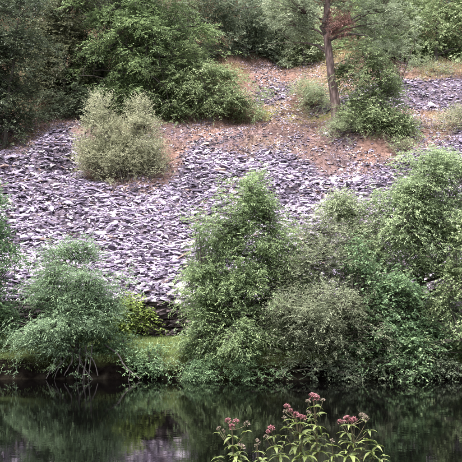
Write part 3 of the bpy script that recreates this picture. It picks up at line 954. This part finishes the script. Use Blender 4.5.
# ------------------------------------------------------------------ pink flowered plants in front
M['fleaf'] = leaf_mat('flower_leaf', [(.05, .07, .02), (.115, .145, .04), (.19, .22, .08)], trans=.35, rough=.45, gain=1.0)
M['fstem'] = noise_mat('flower_stem', [(.3, (.055, .055, .025)), (.7, (.10, .075, .045))], 20)
M['fpink'] = leaf_mat('pink_floret', [(.34, .11, .13), (.55, .23, .26), (.7, .4, .42)], trans=.2, rough=.8, gain=.5)
M['fbud'] = leaf_mat('pale_bud', [(.28, .3, .14), (.45, .36, .28), (.55, .36, .36)], trans=.2, rough=.8, gain=.4)
rng = np.random.default_rng(100)
leafm = []
for k in range(6):
    ns = 7
    ts = np.linspace(0, 1, ns)
    wd_ = .15 * np.sin(np.pi * ts ** .8) ** .9 + .006
    dro = rng.uniform(.25, .6)
    x_ = ts
    z_ = .10 * np.sin(np.pi * ts * .6) - dro * ts ** 2.2
    jag = 1 + .14 * (np.arange(ns) % 2) - .07
    vl = np.stack([x_, wd_ * jag, z_ + .05 * (wd_ > .05) + rng.normal(0, .012, ns)], -1)
    vc = np.stack([x_, 0 * x_, z_], -1)
    vr = np.stack([x_, -wd_ * jag, z_ + .05 * (wd_ > .05) + rng.normal(0, .012, ns)], -1)
    V = np.stack([vl, vc, vr], 1).reshape(-1, 3)
    i = np.arange(ns - 1) * 3
    q = np.concatenate([np.stack([i, i + 1, i + 4, i + 3], -1), np.stack([i + 1, i + 2, i + 5, i + 4], -1)])
    o = mesh_obj('leaf', V, q, M['fleaf'], tint=np.full(len(V), .2 + .14 * k), smooth=True)
    leafm.append(o.data)
    bpy.data.objects.remove(o)


def floret_mesh(name, mat, n_, seed, fuzz=True):
    rg = np.random.default_rng(seed)
    vs, fs_, o_ = [], [], 0
    tn = []
    # short corolla tubes packed on a dome
    dr = norm(rg.normal(0, 1, (n_, 3)) + UP * .75)
    for d_ in dr:
        c0 = d_ * rg.uniform(.28, .5) * np.array([1, 1, .75])
        c1 = c0 + norm(d_ + UP * .5) * rg.uniform(.22, .36)
        s_ = norm(np.cross(d_, [.3, .5, .7]))
        b_ = np.cross(norm(d_), s_)
        rr = rg.uniform(.08, .13)
        ring0 = [c0 + rr * .5 * (math.cos(a) * s_ + math.sin(a) * b_) for a in (0, 2.09, 4.19)]
        ring1 = [c1 + rr * (math.cos(a) * s_ + math.sin(a) * b_) for a in (0, 2.09, 4.19)]
        vs += ring0 + ring1 + [c1 + d_ * .07]
        fs_ += [[o_, o_ + 1, o_ + 4, o_ + 3], [o_ + 1, o_ + 2, o_ + 5, o_ + 4], [o_ + 2, o_, o_ + 3, o_ + 5], [o_ + 3, o_ + 4, o_ + 6, o_ + 6], [o_ + 4, o_ + 5, o_ + 6, o_ + 6], [o_ + 5, o_ + 3, o_ + 6, o_ + 6]]
        t_ = float(np.clip(rg.normal(.5, .25), 0, 1))
        tn += [t_ * .6] * 3 + [t_] * 4
        o_ += 7
    f4 = [f for f in fs_ if f[2] != f[3]]
    f3 = [f[:3] for f in fs_ if f[2] == f[3]]
    o = mesh_obj(name, np.array(vs), [np.array(f4), np.array(f3)], mat, tint=np.array(tn))
    d_ = o.data
    bpy.data.objects.remove(o)
    return d_


pinkm = [floret_mesh('flower_head', M['fpink'], 60, 110 + k) for k in range(4)]
budm = [floret_mesh('flower_bud', M['fbud'], 30, 120 + k) for k in range(2)]


def agrimony(label, d, axis, heads, buds, whorls, seed):
    """axis: pixels from foot of the visible stem to its top; heads/buds: (u, v, size px); whorls: (u, v, leaf px, count)"""
    rg = np.random.default_rng(seed)
    s = d / F
    top = at(*axis[-1], d)
    foot = at(*axis[0], d)
    foot = np.array([foot[0] + (foot[0] - top[0]) * .3, d, height(foot[0], d) - .02])
    root = empty('hemp_agrimony', foot)
    tag(root, label, 'wildflower', 'pink flowered plants on the near bank')
    pts = np.array([foot] + [at(*p_, d) for p_ in axis])
    seg = np.concatenate([[0], np.cumsum(np.linalg.norm(np.diff(pts, axis=0), axis=1))])
    ts = np.linspace(0, seg[-1], 16)
    path = np.stack([np.interp(ts, seg, pts[:, i]) for i in range(3)], -1)
    tb = [tubes(path[None], np.linspace(.0045, .0022, 16)[None], 6)]

    def twig(p):
        # side stalk from the main stem, a little lower
        cand = path[path[:, 2] < p[2] - .02]
        a = cand[np.argmin(np.linalg.norm(cand - p, axis=1))] if len(cand) else path[-2]
        tp = bez(a[None], (a * .4 + p * .6 + np.array([0, 0, -.012]))[None], p[None], 6)
        tb.append(tubes(tp, np.linspace(.002, .0012, 6)[None], 5))

    def put(name, me, p, sc_, rot):
        o = bpy.data.objects.new(name, me)
        COL.objects.link(o)
        o.parent = root
        o.location = Vector(p - foot)
        o.scale = (sc_,) * 3 if np.isscalar(sc_) else sc_
        o.rotation_euler = rot
        return o
    for (u, v, px) in heads:
        p = at(u, v, d + rg.uniform(-.03, .03))
        twig(p)
        put('flower_head', pinkm[rg.integers(0, 4)], p, px * s * .62, (rg.normal(0, .25), rg.normal(0, .25), rg.uniform(0, 6)))
    for (u, v, px) in buds:
        p = at(u, v, d + rg.uniform(-.03, .03))
        twig(p)
        put('flower_bud', budm[rg.integers(0, 2)], p, px * s * .8, (rg.normal(0, .25), rg.normal(0, .25), rg.uniform(0, 6)))
    # small side shoots fill the stem between the main whorls
    extra = [(u + rg.uniform(-9, 9), v + rg.uniform(3, 8), px * rg.uniform(.5, .75), 4) for (u, v, px, c_) in whorls for q_ in range(2) if v > axis[-1][1] + 8]
    for (u, v, px, cnt) in whorls + extra:
        c0 = at(u, v, d + rg.uniform(-.03, .03))
        i = np.argmin(np.abs(path[:, 2] - c0[2]))
        if np.linalg.norm(path[i] - c0) > .02:
            twig(c0)
        a0 = rg.uniform(0, 6.28)
        for j in range(cnt):
            a = a0 + j * 6.283 / cnt + rg.normal(0, .25)
            L = px * s * rg.uniform(.6, 1.0)
            if rg.uniform() < .08:
                continue
            put('leaf', leafm[rg.integers(0, 6)], c0, (L, L * rg.uniform(.7, 1.15), L), (rg.normal(0, .2), rg.normal(-.1, .22), a))
    V, Fq = join(tb)
    mesh_obj('stem', V - foot, Fq, M['fstem'], root, smooth=True)


agrimony('tallest pink flowered stem in the front clump', 3.5, [(317, 470), (317, 440), (315, 418), (314, 400)],
         [(313, 397, 10), (317, 398, 7)], [(308, 402, 5), (323, 401, 5)],
         [(315, 407, 9, 6), (316, 415, 12, 6), (317, 427, 15, 6), (316, 440, 17, 7), (318, 452, 17, 7), (308, 433, 10, 4)], 1)
agrimony('flower stem with a wide loose pink cluster, left of the tallest one', 3.45, [(302, 470), (300, 445), (297, 425), (295, 418)],
         [(287, 407, 8), (291, 411, 6), (296, 415, 8), (301, 417, 7), (304, 418, 7)], [(285, 412, 5), (308, 413, 5), (284, 418, 5)],
         [(291, 420, 10, 5), (298, 424, 13, 6), (302, 435, 16, 6), (298, 447, 17, 7), (304, 457, 18, 7), (288, 428, 9, 4)], 2)
agrimony('short pink flowered stem with one small rounded head', 3.4, [(280, 470), (277, 450), (273, 436)],
         [(271, 429, 9), (268, 432, 6)], [(266, 437, 5)], [(273, 437, 10, 5), (276, 447, 13, 6), (280, 457, 15, 6), (284, 442, 8, 4)], 3)
agrimony('leftmost pink flowered stem of the clump, head forked in three', 3.45, [(234, 470), (233, 450), (232, 430)],
         [(228, 421, 8), (236, 422, 8), (232, 427, 8)], [(219, 429, 5), (247, 424, 6), (241, 448, 8), (223, 431, 4)],
         [(232, 437, 12, 6), (233, 446, 13, 6), (236, 456, 16, 7), (219, 433, 7, 4), (246, 432, 7, 4), (218, 458, 10, 5)], 4)
agrimony('rightmost tall stem of the clump, topped by a row of pink heads', 3.55, [(358, 470), (356, 450), (352, 435), (350, 425)],
         [(340, 422, 7), (347, 419, 9), (354, 420, 8), (351, 421, 7)], [(362, 417, 8), (366, 419, 7), (344, 423, 5)],
         [(350, 426, 11, 5), (347, 434, 14, 6), (352, 445, 16, 6), (350, 456, 18, 7), (369, 431, 11, 6), (368, 441, 14, 6), (372, 452, 14, 6), (366, 422, 8, 4)], 5)
agrimony('small budded stem between the leftmost and the short one', 3.5, [(259, 472), (258, 455), (257, 444)],
         [], [(257, 442, 6), (256, 446, 4)], [(258, 452, 9, 5), (262, 461, 12, 6)], 6)
agrimony('leafy flowerless shoot at the right end of the clump', 3.6, [(384, 478), (385, 462), (385, 456)],
         [], [], [(385, 456, 8, 5), (381, 460, 9, 4)], 7)
agrimony('leafy flowerless shoot below the tallest stem, near its right', 3.4, [(334, 478), (333, 456), (332, 444)],
         [], [(332, 441, 5)], [(332, 446, 10, 5), (334, 456, 14, 6)], 8)
